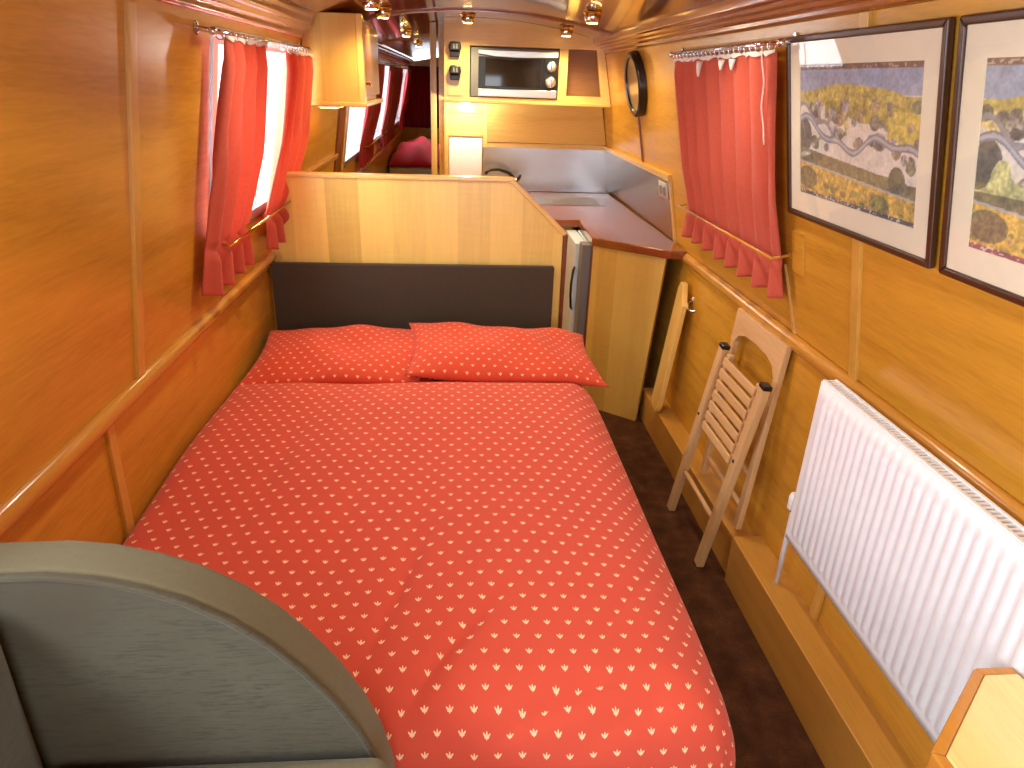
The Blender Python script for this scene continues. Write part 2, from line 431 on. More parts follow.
# wall battens
def battenR(y, z0, z1, w=.036, m='oak_upright', label='upright oak batten on the right wall'):
    trim(MB().at(WR(y, z0)).box(-w/2, w/2, 0, (z1-z0)/math.cos(aR), -.005, .010), m, label)
def battenL(y, z0, z1, w=.036, m='oak_upright', label='upright oak batten on the left wall'):
    trim(MB().at(WL(y, z0)).box(-w/2, w/2, 0, (z1-z0)/math.cos(aL), -.005, .010), m, label)
battenR(1.745, .95, 1.874, .04)
battenL(1.755, .95, 1.83, .042)
b = MB(); xa, xb = XR(.945), XR(1.17)
b.hexa([(xa-.008, 2.115, .945), (xa+.002, 2.115, .945), (xa+.002, 2.131, .945), (xa-.008, 2.131, .945), (xb-.008, 2.19, 1.17), (xb+.002, 2.19, 1.17), (xb+.002, 2.206, 1.17), (xb-.008, 2.206, 1.17)])
trim(b, 'oak_upright', 'thin leaning bead below the drawn curtain')
trim(MB().at(WL(3.62, 1.185)).box(0, 1.3, 0, .03, -.004, .022), 'oak_rail', 'oak rail on the left wall past the partition')
trim(MB().at(WL(4.90, .95)).box(0, .27, 0, .89, -.004, .012), 'redwood', 'dark red post before the far window')
battenR(4.05, 1.28, 1.84, .012, 'redwood', 'thin joint bead beside the round mirror')
for side, yy in ((-1, 1.575), (1, 1.60)):
    x0, x1 = (-.868, -.852) if side < 0 else (1.114, 1.137)
    b = MB(); s = -side
    b.hexa([(x0, yy-.018, .0), (x0+s*.012, yy-.018, .0), (x0+s*.012, yy+.018, .0), (x0, yy+.018, .0), (x1, yy-.018, .9), (x1+s*.012, yy-.018, .9), (x1+s*.012, yy+.018, .9), (x1, yy+.018, .9)])
    trim(b, 'oak_upright', 'batten on the lower %s wall' % ('left' if side < 0 else 'right'))
# ceiling battens
for y, t in ((4.25, .03), (6.6, .04), (-.2, .03)):
    trim(MB().prism([(x, ZC(x)-.012) for x in xs]+[(x, ZC(x)) for x in reversed(xs)], y, y+t, 'xz'), 'mahogany_rail', 'cross batten on the ceiling', 0, 'auto')
# boxed pipe run along the right wall foot
struct(MB().box(1.03, 1.125, 2.02, 3.42, 0, .17).build('baseboard_right', 'box_top', bevel=.003), 'boxed pipe run at the foot of the right wall')
struct(MB().box(1.012, 1.125, Y0, 2.02, 0, .20).build('baseboard_right_near', 'box_top', bevel=.004), 'wider nearer length of the boxed pipe run')

# ------------------------------------------------------------------ low partition + headboard
t = thing('partition', (-.15, 3.22, 0), 'low maple veneer partition with a clipped corner behind the bed head', 'partition')
pp = [(-.85, 0), (.512, 0), (.502, 1.045), (.25, 1.28), (-.775, 1.28), (-.84, .93)]
MB().prism(pp, 3.205, 3.235, 'xz').build('panel', 'maple_strip', t)
b = MB()
b.hexa([(-.78, 3.19, 1.28), (.258, 3.19, 1.28), (.258, 3.25, 1.28), (-.78, 3.25, 1.28), (-.775, 3.19, 1.298), (.266, 3.19, 1.298), (.266, 3.25, 1.298), (-.775, 3.25, 1.298)])
b.build('top_capping', 'maple_cross', t, bevel=.004)
MB().bar((.256, 3.22, 1.286), (.512, 3.22, 1.05), .06, .02, (0, 0, 1)).build('corner_capping', 'maple_cross', t, bevel=.004)
MB().box(.505, .524, 3.19, 3.25, 0, 1.05).build('end_capping', 'redwood', t, bevel=.004)
h = thing('headboard', (-.2, 3.17, .28), 'charcoal fabric headboard standing between the pillows and the maple partition', 'headboard')
MB().prism([(-.84, .28), (.465, .28), (.465, .905), (-.835, .905)], 3.155, 3.192, 'xz').build('upholstered_panel', 'headboard', h, bevel=.008, seg=3)
MB().lathe([(.006, 0), (.005, -.003)], 12, (.440, 3.155, .862), 'y').build('screw', 'chrome', h)

# ------------------------------------------------------------------ bed
bed = thing('bed', (-.15, 2.0, 0), 'wide low bed under the red duvet, along the left wall', 'bed')
MB().box(-.83, .48, .98, 3.14, 0, .30).build('base', 'oak_rail', bed, bevel=.006)
MB().box(-.835, .50, .96, 3.145, .30, .54).build('mattress', 'ticking', bed, bevel=.05, seg=4)

def arc_profile(pts, n):
    """resample a polyline smoothly by arc length"""
    P = np.array(pts, float); out = []
    m = len(P)
    for i in range(m-1):
        p0, p1, p2, p3 = P[max(i-1, 0)], P[i], P[i+1], P[min(i+2, m-1)]
        for k in range(12):
            s = k/12
            out.append(.5*((2*p1)+(-p0+p2)*s+(2*p0-5*p1+4*p2-p3)*s*s+(-p0+3*p1-3*p2+p3)*s**3))
    out.append(P[-1]); out = np.array(out)
    d = np.r_[0, np.cumsum(np.linalg.norm(np.diff(out, axis=0), axis=1))]
    q = np.linspace(0, d[-1], n)
    return np.c_[np.interp(q, d, out[:,0]), np.interp(q, d, out[:,1])], q
# across the bed: (x, drop), along the bed: (y, drop)
cx, cs = arc_profile([(-.842, .10), (-.838, .05), (-.80, .012), (-.70, .0), (-.3, -.012), (.1, -.012), (.38, .0), (.47, .022), (.53, .065), (.565, .13), (.575, .22), (.58, .36)], 150)
cy, ct = arc_profile([(2.56, .07), (2.50, .035), (2.42, .012), (2.2, -.006), (1.5, -.008), (1.1, .0), (1.0, .018), (.945, .055), (.915, .12), (.905, .22), (.90, .34)], 190)
def wr(x, y):
    f = .007*math.sin(5.1*x+2.3*y+.6)*math.sin(3.1*y-1.7*x+.4)+.004*math.sin(11*x-4*y)+.003*math.sin(9*y+5*x+1)
    # creases fanning out from the foot corner and along the bed
    for (ax, ay, bx, by, w, hgt) in ((-.12, .93, .12, 1.25, .018, .010), (-.02, .90, .33, 1.02, .016, .010), (.05, .88, .45, .98, .018, .009), (-.15, 1.1, -.05, 1.9, .03, .006), (-.55, 1.5, -.48, 2.4, .035, .005), (.15, 1.6, .22, 2.3, .05, .004), (-.20, 1.0, -.02, 1.6, .014, .007), (-.3, 1.3, -.24, 2.1, .022, .004), (.30, 1.1, .5, 1.35, .02, .005), (.02, 1.3, .08, 1.8, .02, .003)):
        dx, dy = bx-ax, by-ay; L = math.hypot(dx, dy); s = ((x-ax)*dx+(y-ay)*dy)/L/L; d = abs((x-ax)*dy-(y-ay)*dx)/L
        if -.15 < s < 1.15: f -= 1.7*hgt*math.exp(-(d/w)**2)*max(0, math.sin(PI*(s+.15)/1.3))
    return f
def duv(u, v):
    i = round(u*149); j = round(v*189)
    x, dx = cx[i]; y, dy = cy[j]
    a, c = max(dx, 0), max(dy, 0); dz = (a**3+c**3)**(1/3)+min(dx, 0)+min(dy, 0)
    k = min(1, dz/.15) if dz > 0 else 0
    # hanging sides ripple a little
    if dx > .12 and x > 0: x += .012*math.sin(y*9)*min(1, (dx-.12)/.15)
    if dy > .12: y += .012*math.sin(x*10)*min(1, (dy-.12)/.15)
    if dx > 0 and dy > 0: x = x-.25*min(a, c) if x > 0 else x; y += .1*min(a, c)
    return (x, y, .615-dz+wr(x, y)*(1-.6*k))
b = MB().grid(duv, 150, 190, lambda u, v: (cs[round(u*149)], -ct[round(v*189)]))
o = b.build('duvet', 'duvet', smooth=True, solid=.012, off=-1)
tag(o, 'red duvet with a small cream tulip motif spread over the wide bed', 'duvet')

def pillow(name, c, L, W, H, rot, tilt, roll, label, seed):
    n, m = 56, 40; r = random.Random(seed); ph = [r.uniform(0, 6) for _ in range(6)]
    R = Matrix.Translation(c) @ Matrix.Rotation(rot, 4, 'Z') @ Matrix.Rotation(tilt, 4, 'X') @ Matrix.Rotation(roll, 4, 'Y')
    def P(u, v, s):
        a, q = 2*u-1, 2*v-1
        env = max(0, (1-abs(a)**3.2))**.55*max(0, (1-abs(q)**2.6))**.6
        pinch_x = 1-.07*(1-abs(q)**2)*abs(a)**3; pinch_y = 1-.08*(1-abs(a)**2)*abs(q)**3
        x = a*L/2*pinch_x; y = q*W/2*pinch_y
        z = s*H/2*env
        if s > 0: z += env*(.010*math.sin(5*a+ph[0])*math.sin(4*q+ph[1])+.006*math.sin(11*a+3*q+ph[2]))
        z += .012*math.sin(3*a+ph[3])*abs(q)**2*(1-abs(a)**4)
        return (x, y, z)
    b = MB().at(R)
    b.grid(lambda u, v: P(u, v, 1), n, m, lambda u, v: (u*L*1.04, v*W*1.1))
    b.grid(lambda u, v: P(1-u, v, -1), n, m, lambda u, v: ((1-u)*L*1.04+.5, v*W*1.1))
    o = b.build(name, 'pillow', smooth=True)
    bm = bmesh.new(); bm.from_mesh(o.data); bmesh.ops.remove_doubles(bm, verts=bm.verts, dist=.0005); bm.to_mesh(o.data); bm.free()
    return tag(o, label, 'pillow', 'pillows at the head of the bed')
pillow('pillow', (-.455, 2.775, .602), .78, .56, .135, .0, math.radians(4), math.radians(0), 'red tulip-print pillow against the wall side, partly under the other pillow', 1)
pillow('pillow', (.205, 2.765, .625), .82, .55, .14, .03, math.radians(3), math.radians(4.5), 'red tulip-print pillow overlapping on top, nearest the galley fridge', 5)

# ------------------------------------------------------------------ armchair in the near left corner
a = thing('armchair', (-.4, .5, 0), 'grey-green chenille armchair with a quarter-round arm, at the foot of the bed', 'armchair')
curve = [(-.69, 1.072), (-.55, 1.075), (-.49, 1.067), (-.43, 1.05), (-.375, 1.026), (-.32, .99), (-.27, .945), (-.225, .89), (-.185, .83), (-.15, .76), (-.125, .69), (-.108, .61), (-.10, .53), (-.098, .40), (-.098, .12)]
MB().prism(curve+[(-.69, .12)], .785, .792, 'xz').build('arm_inner_panel', 'chenille', a)
b = MB().prism([(-.69, 1.072)]+curve[1:]+[(-.69, .12)], .79, .872, 'xz')
b.build('arm', 'chenille_edge', a, bevel=.016, seg=4)
MB().tube([(x+.0, .785, z-.004) for x, z in curve], .0045, 8).build('piping', 'chenille', a, smooth=True)
def cushion(x0, x1, y0, y1, z0, z1): return MB().box(x0, x1, y0, y1, z0, z1)
cushion(-.70, -.605, .06, .782, .45, 1.045).build('backrest', 'chenille', a, bevel=.045, seg=6)
cushion(-.615, -.10, .06, .78, .56, .725).build('seat_cushion', 'chenille_edge', a, bevel=.03, seg=5)
MB().box(-.69, -.11, .07, .785, .10, .56).build('seat_base', 'chenille', a, bevel=.02)
for x in (-.64, -.16):
    for y in (.12, .82): MB().lathe([(.018, 0), (.022, .1), (.022, .12)], 12, (x, y, 0)).build('foot', 'redwood', a)

# ------------------------------------------------------------------ table in the near right corner
t = thing('table', (.9, .45, 0), 'pale wood table with a clipped corner, in front of the white radiator', 'table')
tp = [(.782, .12), (1.028, .12), (1.028, .870), (.963, .870), (.782, .715)]
MB().prism(tp, .705, .738, 'xy').build('tabletop', 'table', t, bevel=.004)
q = [(.762, .12), (1.028, .12), (1.028, .888), (.956, .888), (.762, .724)]
b = MB()
ring = [(q[0], tp[0]), (q[4], tp[4]), (q[3], tp[3]), (q[2], tp[2])]
for (o1, i1), (o2, i2) in zip(ring, ring[1:]):
    b.hexa([(*o1, .70), (*i1, .70), (*i2, .70), (*o2, .70), (*o1, .736), (*i1, .736), (*i2, .736), (*o2, .736)])
b.build('lipping', 'table_edge', t, bevel=.004)
MB().lathe([(.03, .02), (.03, .705)], 20, (.9, .45, 0)).build('pedestal', 'chrome', t, smooth='auto')
MB().lathe([(.09, 0), (.09, .012), (.04, .022)], 28, (.9, .45, 0)).build('foot_plate', 'chrome', t)

# ------------------------------------------------------------------ radiator
r = thing('radiator', (1.08, 1.14, .40), 'white fluted panel radiator on the lower right wall beside the table', 'radiator')
ya, yb, za, zb = .50, 1.735, .405, .945
def flute(y):
    p = ((yb-y)-.028) % .0333/.0333
    return min(1, max(0, 1.5*(.5-.5*math.cos(2*PI*p))-.25))
nz = [0, .04, .065, .085, .5, .87, .89, .915, 1.]
def rad(u, v):
    y = yb-u*(yb-ya); i = min(int(v*8+.001), 8); zz = nz[i]
    amp = 0 if zz < .07 or zz > .90 else 1.
    if not (ya+.03 < y < yb-.03): amp = 0
    return (1.046-.007*amp*flute(y), y, za+(zb-za)*zz)
b = MB().grid(rad, 37*10+1, 9)
b.build('front_panel', 'white', r, smooth=True, solid=.004, off=1)
MB().box(1.076, 1.088, ya, yb, za, zb-.01).build('back_panel', 'white', r, bevel=.003)
b = MB().box(1.046, 1.054, ya, yb, zb-.006, zb+.004).box(1.081, 1.088, ya, yb, zb-.006, zb+.004)
k = 0
y = ya+.01
while y < yb-.005:
    b.box(1.053, 1.082, y, y+.0065, zb-.004, zb+.002); y += .0145
b.build('top_grille', 'white', r)
for y in (ya, yb-.004): MB().box(1.048, 1.086, y, y+.004, za+.02, zb-.004).build('side_panel', 'white', r)
v = MB().lathe([(.011, 0), (.013, .01), (.02, .012), (.021, .05), (.017, .062), (.012, .065)], 18, (1.066, 1.765, .48)).build('valve', 'white', r, smooth='auto')
MB().tube([(1.066, 1.765, .475), (1.066, 1.765, .47), (1.066, 1.765, .20)], .0085, 12).build('pipe', 'white', r, smooth=True)
MB().tube([(1.066, 1.765, .49), (1.066, 1.72, .49)], .01, 12).build('valve_tail', 'chrome', r, smooth=True)
for y in (.75, 1.5): MB().box(1.087, 1.119, y-.02, y+.02, .5, .85).build('bracket', 'white', r)

# ------------------------------------------------------------------ pictures
def paint_print(seed, second=False):
    """a plain illustrated landscape with a winding waterway, as colours on a fine grid (u right, v up)"""
    nu, nv = 230, 150; r = np.random.default_rng(seed)
    u, v = np.meshgrid(np.linspace(0, 1, nu), np.linspace(0, 1, nv), indexing='ij')
    def sm(k, sx, sy):
        n = r.random((sx+2, sy+2)); X = u*sx; Y = v*sy; i = X.astype(int); j = Y.astype(int); fx = X-i; fy = Y-j
        return (n[i, j]*(1-fx)*(1-fy)+n[i+1, j]*fx*(1-fy)+n[i, j+1]*(1-fx)*fy+n[i+1, j+1]*fx*fy)
    n1 = sm(0, 9, 7); n2 = sm(1, 40, 28); n3 = sm(2, 110, 75)
    C = np.zeros((nu, nv, 3))
    def put(mask, rgb, k=.25):
        c = np.array(rgb, float)/255; t = (1-k)+k*2*(.5*n2+.5*n3); C[mask] = (c[None, :]*t[..., None].repeat(3, 2)[mask].reshape(-1, 3)) if False else c*t[mask][:, None]
    put(v > -1, (226, 220, 206), .14)
    put(v > .80, (150, 164, 190), .2)
    hill = .80+.07*np.sin(PI*np.clip((u-.1)/.8, 0, 1))*(1.2 if second else .9)+.02*(n1-.5)
    put((v < hill) & (v > .70), (190, 172, 70), .4)
    put((v < .74+.05*(n1-.5)) & (v > .60+.10*n1-.06*u) & (u > (.25 if not second else .0)), (166, 150, 50) if not second else (222, 204, 120), .5)
    put((v < .86*hill) & (n1 > .70) & (v > .45), (180, 164, 96), .5)
    put((v < .70) & (u > .78) & (v > .5), (206, 184, 64), .35)
    # scattered settlements and trees
    for _ in range(46):
        a, c = r.random(), r.uniform(.36, .74); w = r.uniform(.012, .04)
        put(((u-a)/w)**2+((v-c)/(w*1.3))**2 < 1, [(120, 112, 100), (150, 128, 92), (110, 112, 80), (160, 150, 150)][r.integers(4)], .7)
    put(((u-.05)/.07)**2+((v-.47)/.13)**2 < 1, (84, 80, 66), .5)
    for (a, c, w) in ((.16, .66, .05), (.72, .50, .055), (.4, .52, .035)):
        put(((u-a)/w)**2+((v-c)/(w*1.1))**2 < 1, (140, 132, 116), .8)
        put(((u-a)/w/.5)**2+((v-c+.02)/(w*.6))**2 < 1, (70, 64, 60), .6)
    # the waterway
    for off, amp, rgb in ((.47, .05, (120, 120, 132)),):
        path = off+amp*np.sin(u*9+.6)+.03*np.sin(u*21)+.20*np.clip(.3-u, 0, 1)*1.6-.10*np.clip(u-.7, 0, 1)
        put(abs(v-path) < .026, rgb, .2); put(abs(v-path) < .011, (176, 178, 186), .1)
        path2 = .70-.6*np.clip(u-.02, 0, .5)
        put((abs(v-path2-.03*np.sin(u*30)) < .018) & (u < .34), (140, 136, 140), .2)
    put((v < .37-.12*u+.01*n2) & (v > .15), (116, 106, 62), .5)
    put(((u-.86)/.06)**2+((v-.26)/.10)**2 < 1, (92, 90, 58), .5)
    put((v < .27-.10*u) & (v > .255-.10*u), (180, 176, 176), .1)
    put(v < .255-.10*u, (206, 168, 52), .45)
    for _ in range(30):
        a, c = r.random(), r.uniform(.03, .14); w = r.uniform(.01, .03)
        put(((u-a)/w)**2+((v-c)/(w*.9))**2 < 1, [(150, 110, 50), (126, 124, 50), (176, 130, 90)][r.integers(3)], .6)
    put(((u-.08)/.10)**2+((v-.14)/.09)**2 < 1, (110, 96, 48), .6)
    put(((u-.74)/.08)**2+((v-.07)/.08)**2 < 1, (128, 124, 52), .6)
    if second:
        put((v > .32) & (v < .5) & (n1 > .45), (196, 196, 120), .4)
    put(v < .03, (70, 62, 66) if not second else (140, 60, 66), .5); put((v < .03) & (n3 > .72), (206, 196, 200), .1)
    put(v > .965, (120, 82, 60), .3); put((v > .972) & (v < .992) & (n3 > .66), (196, 170, 140), .1)
    C = np.clip(C*.84+.13, 0, 1)
    return nu, nv, np.where(C <= .04045, C/12.92, ((C+.055)/1.055)**2.4)
def print_mat():
    b = NB('printed_landscape'); at = b.n.new('ShaderNodeVertexColor'); at.layer_name = 'Ink'
    n = b.noise(b.coord('Object'), 500, 2)
    return b.fin(b.mix(b.math('MULTIPLY', n, .12), at.outputs[0], (1, 1, 1)), .8)
M['print'] = print_mat()
def picture(y_left, seed, second, label):
    z0 = 1.352; W, H = .712, .50; m = WR(y_left, z0, .004); f = .017
    t = thing('framed_picture', tuple(m @ Vector((W/2, 0, 0))), label, 'picture', 'framed prints on the right wall')
    b = MB().at(m)
    def mem(p): b.add([(*p[i], d) for d in (0, .017) for i in range(4)], [(0,3,2,1),(4,5,6,7),(0,1,5,4),(1,2,6,5),(2,3,7,6),(3,0,4,7)])
    mem([(0, 0), (W, 0), (W-f, f), (f, f)]); mem([(W, 0), (W, H), (W-f, H-f), (W-f, f)]); mem([(W, H), (0, H), (f, H-f), (W-f, H-f)]); mem([(0, H), (0, 0), (f, f), (f, H-f)])
    b.build('frame', 'picture_frame', t, bevel=.004)
    MB().at(m).box(f, W-f, f, H-f, .001, .006).build('backing', 'mat', t)
    g = .058
    b = MB().at(m); i = f+g; o_ = f
    for p in ([(o_, o_), (W-o_, o_), (W-i, i), (i, i)], [(W-o_, o_), (W-o_, H-o_), (W-i, H-i), (W-i, i)], [(W-o_, H-o_), (o_, H-o_), (i, H-i), (W-i, H-i)], [(o_, H-o_), (o_, o_), (i, i), (i, H-i)]):
        b.add([(*p[k], d) for d in (.0062, .0095) for k in range(4)], [(0,3,2,1),(4,5,6,7),(0,1,5,4),(1,2,6,5),(2,3,7,6),(3,0,4,7)])
    b.build('mount', 'mat', t)
    nu, nv, C = paint_print(seed, second)
    b = MB().at(m).grid(lambda a, c: (i+a*(W-2*i), i+c*(H-2*i), .0072), nu, nv)
    o = b.build('print', 'print', t)
    ca = o.data.color_attributes.new('Ink', 'FLOAT_COLOR', 'POINT')
    ca.data.foreach_set('color', np.concatenate([C.reshape(-1, 3), np.ones((nu*nv, 1))], 1).astype(np.float32).ravel())
    MB().at(m).box(f, W-f, f, H-f, .011, .0122).build('glazing', 'glass', t)
    return t
picture(2.135, 3, False, 'framed landscape print with a grey waterway, hung beside the drawn red curtain')
picture(1.392, 11, True, 'framed landscape print cut by the right edge of the photo, above the radiator')

# ------------------------------------------------------------------ curtains
def curtain(Wf, yc, rows, nf, mat, name, label, group=None, cat='curtain', amp=.02, parts=True, tape=True, seed=0, sign=1):
    """rows: (z, y_near, y_far, offset from wall, fold strength), top to bottom"""
    r = random.Random(seed); R = np.array(rows, float); nu, nv = int(nf*16), 70
    ph = [r.uniform(-.35, .35) for _ in range(int(nf)+3)]
    zt, zb_ = R[0, 0], R[-1, 0]
    top = Wf((R[0, 1]+R[0, 2])/2, zb_)
    root = thing(name, tuple(top.translation), label, cat, group)
    def P(u, v):
        z = zt+(zb_-zt)*v; k = [np.interp(-z, -R[:, 0], R[:, c]) for c in (1, 2, 3, 4)]
        q = u*nf; i = int(min(q, nf-1e-6)); fr = q-i
        uu = u+(ph[i]*(1-fr)+ph[i+1]*fr)*.25/nf
        s = math.sin(2*PI*nf*uu+.5*math.sin(3*v+ph[1]*6))
        d = k[2]+amp*k[3]*(s+.25*math.sin(2*PI*nf*uu*2.1+4*v))
        y = k[0]+(k[1]-k[0])*u+.008*k[3]*math.cos(2*PI*nf*uu)*.6
        return Wf(y, z, d).translation
    MB().grid(P, nu, nv).build('fabric', mat, root, smooth=True, solid=.003)
    if tape:
        b = MB()
        b.grid(lambda u, v: Vector(P(u, .0))+Vector((0, 0, .004-.014*v*(.6+.6*math.sin(u*37)**2)))+(Wf(1, 1).to_3x3() @ Vector((0, 0, 1)))*.006, nu, 4)
        b.build('heading_tape', 'tape', root, smooth=True, solid=.002)
    return root, P
# drawn curtain on the right wall
rc, P = curtain(WR, 0, [(1.812, 2.135, 3.13, .048, .35), (1.75, 2.135, 3.13, .048, .8), (1.4, 2.14, 3.12, .045, 1.0), (1.215, 2.15, 3.15, .034, .55), (1.20, 2.15, 3.15, .03, .5), (1.17, 2.145, 3.16, .036, .9), (1.075, 2.125, 3.18, .046, 1.3)], 7.5, 'curtain', 'curtain', 'drawn terracotta curtain with a frilled hem, on the right wall beside the pictures', 'terracotta saloon curtains', seed=3)
for yy, dz in ((2.75, .05), (2.52, .03), (2.42, .03)):
    p = WR(yy, 1.80, .07).translation
    MB().tube([p, p+Vector((.001, .004, -dz*.6)), p+Vector((0, -.004, -dz))], [.012, .008, .004], 8).build('loose_tape_end', 'tape', rc, smooth=True)
p = WR(2.165, 1.815, .078)
pts = [p @ Vector((.0+.008*math.sin(k*.5), -k*.0185, .002*math.sin(k))) for k in range(15)]
MB().tube(pts, .0022, 6).build('draw_cord', 'tape', rc, smooth=True)
def rod(Wf, y0, y1, z, n, rad, mat, label, brk=True):
    t = thing('curtain_rod', tuple(Wf((y0+y1)/2, z, n).translation), label, 'curtain rod')
    MB().tube([Wf(y0, z, n).translation, Wf((y0+y1)/2, z, n).translation, Wf(y1, z, n).translation], rad, 12).build('bar', mat, t, smooth=True)
    if brk:
        for y in (y0+.01, y1-.01):
            c = Wf(y, z, 0).translation; e = Wf(y, z, n).translation
            MB().tube([c, e], rad*1.1, 10).tube([c, c+(e-c)*.1], rad*3, 12).build('bracket', mat, t, smooth='auto')
        for y, s in ((y0, -1), (y1, 1)):
            c = Wf(y, z, n).translation
            if rad > .0058: MB().lathe([(rad*.8, -.012), (rad*1.8, -.006), (rad*1.9, .004), (rad*.8, .012)], 14, tuple(c), 'y').build('finial', mat, t, smooth=True)
    return t
rt = rod(WR, 2.10, 3.17, 1.832, .05, .006, 'chrome', 'chrome curtain rod above the drawn curtain on the right wall')
for k in range(22):
    y = 2.16+k*.045; c = WR(y, 1.826, .05).translation
    MB().torus(tuple(c), .0125, .0022, 'y', 14, 6).build('ring', 'chrome', rt, smooth=True)
rod(WR, 2.15, 3.2, 1.207, .062, .0050, 'oak_rail', 'slim lower rod holding in the drawn curtain on the right wall')
# left pair
curtain(WL, 0, [(1.795, 2.25, 2.72, .055, .5), (1.72, 2.24, 2.72, .055, 1.2), (1.45, 2.20, 2.67, .05, 1.4), (1.21, 2.18, 2.60, .042, .8), (1.195, 2.18, 2.59, .036, .5), (1.16, 2.17, 2.60, .045, 1.1), (1.05, 2.16, 2.64, .05, 1.4)], 3.5, 'curtain', 'curtain', 'terracotta curtain nearest the camera on the left window', 'terracotta saloon curtains', seed=8)
curtain(WL, 0, [(1.785, 3.02, 3.55, .055, .5), (1.72, 3.02, 3.56, .055, 1.2), (1.45, 2.98, 3.54, .05, 1.4), (1.21, 2.91, 3.36, .042, .8), (1.165, 2.90, 3.33, .036, .5), (1.13, 2.91, 3.36, .045, 1.), (1.02, 2.95, 3.44, .05, 1.2)], 3.5, 'curtain', 'curtain', 'terracotta curtain on the left window beside the wooden wall cupboard', 'terracotta saloon curtains', seed=12)
rl = rod(WL, 2.17, 3.52, 1.803, .05, .006, 'chrome', 'chrome curtain rod above the left window')
for k in range(8):
    y = 2.23+k*.06; MB().torus(tuple(WL(y, 1.797, .05).translation), .0125, .0022, 'y', 14, 6).build('ring', 'chrome', rl, smooth=True)
for k in range(8):
    y = 3.02+k*.06; MB().torus(tuple(WL(y, 1.797, .05).translation), .0125, .0022, 'y', 14, 6).build('ring', 'chrome', rl, smooth=True)
rod(WL, 2.30, 3.44, 1.185, .072, .0045, 'brass', 'slim lower rod holding in the left window curtains')
# further cabins
far = [(6.15, 7.2, 'crimson curtain over the far part of the window past the wall cupboard', 21), (7.9, 9.7, 'wide crimson curtain between the two bright slivers of far window', 22), (10.6, 11.5, 'crimson curtain nearest the far end wall', 23)]
for y0, y1, lb, sd in far:
    curtain(WL, 0, [(1.80, y0, y1, .05, .4), (1.72, y0, y1, .05, 1.), (1.4, y0-.05, y1-.08, .05, 1.), (1.16, y0-.15, y1-.25, .035, .6), (1.10, y0-.12, y1-.22, .04, 1.), (1.0, y0-.12, y1-.2, .05, 1.2)], 6, 'curtain_far', 'curtain', lb, 'crimson far cabin curtains', seed=sd, tape=False, amp=.02)
rod(WL, 5.25, 8.35, 1.815, .05, .007, 'chrome', 'chrome rod above the window past the wall cupboard')
rod(WL, 9.2, 11.55, 1.815, .05, .007, 'chrome', 'chrome rod above the farthest left window')
rod(WL, 6.25, 8.1, 1.15, .07, .005, 'brass', 'slim lower curtain rod past the wall cupboard')

# ------------------------------------------------------------------ wall cupboard on the left
c = thing('wall_cupboard', (-.55, 4.0, 1.575), 'wooden wall cupboard high on the left, beyond the window curtains', 'cupboard')
def cup(y0, y1, z0, z1, x1):
    return [(XL(z0)+.002, y0, z0), (x1, y0, z0), (x1, y1, z0), (XL(z0)+.002, y1, z0), (XL(z1)+.002, y0, z1), (x1, y0, z1), (x1, y1, z1), (XL(z1)+.002, y1, z1)]
MB().hexa(cup(3.60, 4.38, 1.575, 1.955, -.455)).build('carcass', 'maple_front', c, bevel=.004)
d = MB().box(-.455, -.432, 3.66, 4.36, 1.60, 1.93).build('door', 'mahogany_rail', c, bevel=.005)
MB().lathe([(.006, 0), (.006, .012), (.012, .018), (.010, .026)], 14, (-.432, 3.72, 1.66), 'x').build('knob', 'brass', d, smooth='auto')
MB().box(-.455, -.425, 3.60, 3.66, 1.575, 1.955).build('stile', 'maple_up', c, bevel=.004)
MB().hexa(cup(3.585, 4.39, 1.558, 1.578, -.415)).build('light_shelf', 'maple_long', c, bevel=.004)

# ------------------------------------------------------------------ galley: upper cabinet, back panels
YF = 4.80
g = thing('galley_cabinet', (.44, 4.95, 1.57), 'maple galley cabinet with microwave opening and empty cubby under the arched ceiling', 'cabinet')
x0, x1 = -.068, XR(1.6)-.004
b = MB()
zt = lambda x: ZC(x)-.001
cols = [x0, .092, .66, .735, .868, x1]
def facepanel(xa, xb, za, zb=None):
    if zb is None:
        k = 8; xs_ = [xa+(xb-xa)*i/k for i in range(k+1)]
        top = [(x, min(zt(x), 2.05)) for x in xs_]
        b.prism([(xa, za), (xb, za)]+[p for p in reversed(top)], YF, YF+.02, 'xz')
    else: b.prism([(xa, za), (xb, za), (xb, zb), (xa, zb)], YF, YF+.02, 'xz')
xtr = XR(1.93)-.004
facepanel(x0, .092, 1.575, 1.89); facepanel(.092, .66, 1.575, 1.592); facepanel(.66, .715, 1.575, 1.89); facepanel(.715, .945, 1.575, 1.618)
b.prism([(.945, 1.575), (XR(1.575)-.004, 1.575), (XR(1.89)-.004, 1.89), (.895, 1.89), (.945, 1.618)], YF, YF+.02, 'xz')
b.prism([(x0, 1.89), (XR(1.89)-.004, 1.89), (XR(1.92)-.004, 1.92)]+[(x, zt(x)) for x in [.94-.1*i for i in range(11)]+[x0]], YF, YF+.02, 'xz')
b.build('face_frame', 'maple_cross', g)
MB().box(x0, -.052, YF+.02, 5.16, 1.575, 1.95).build('end_panel', 'maple_up', g)
MB().hexa([(x0, YF+.02, 1.575), (XR(1.575)-.006, YF+.02, 1.575), (XR(1.575)-.006, 5.16, 1.575), (x0, 5.16, 1.575), (x0, YF+.02, 1.59), (XR(1.59)-.006, YF+.02, 1.59), (XR(1.59)-.006, 5.16, 1.59), (x0, 5.16, 1.59)]).build('bottom_board', 'maple_cross', g)
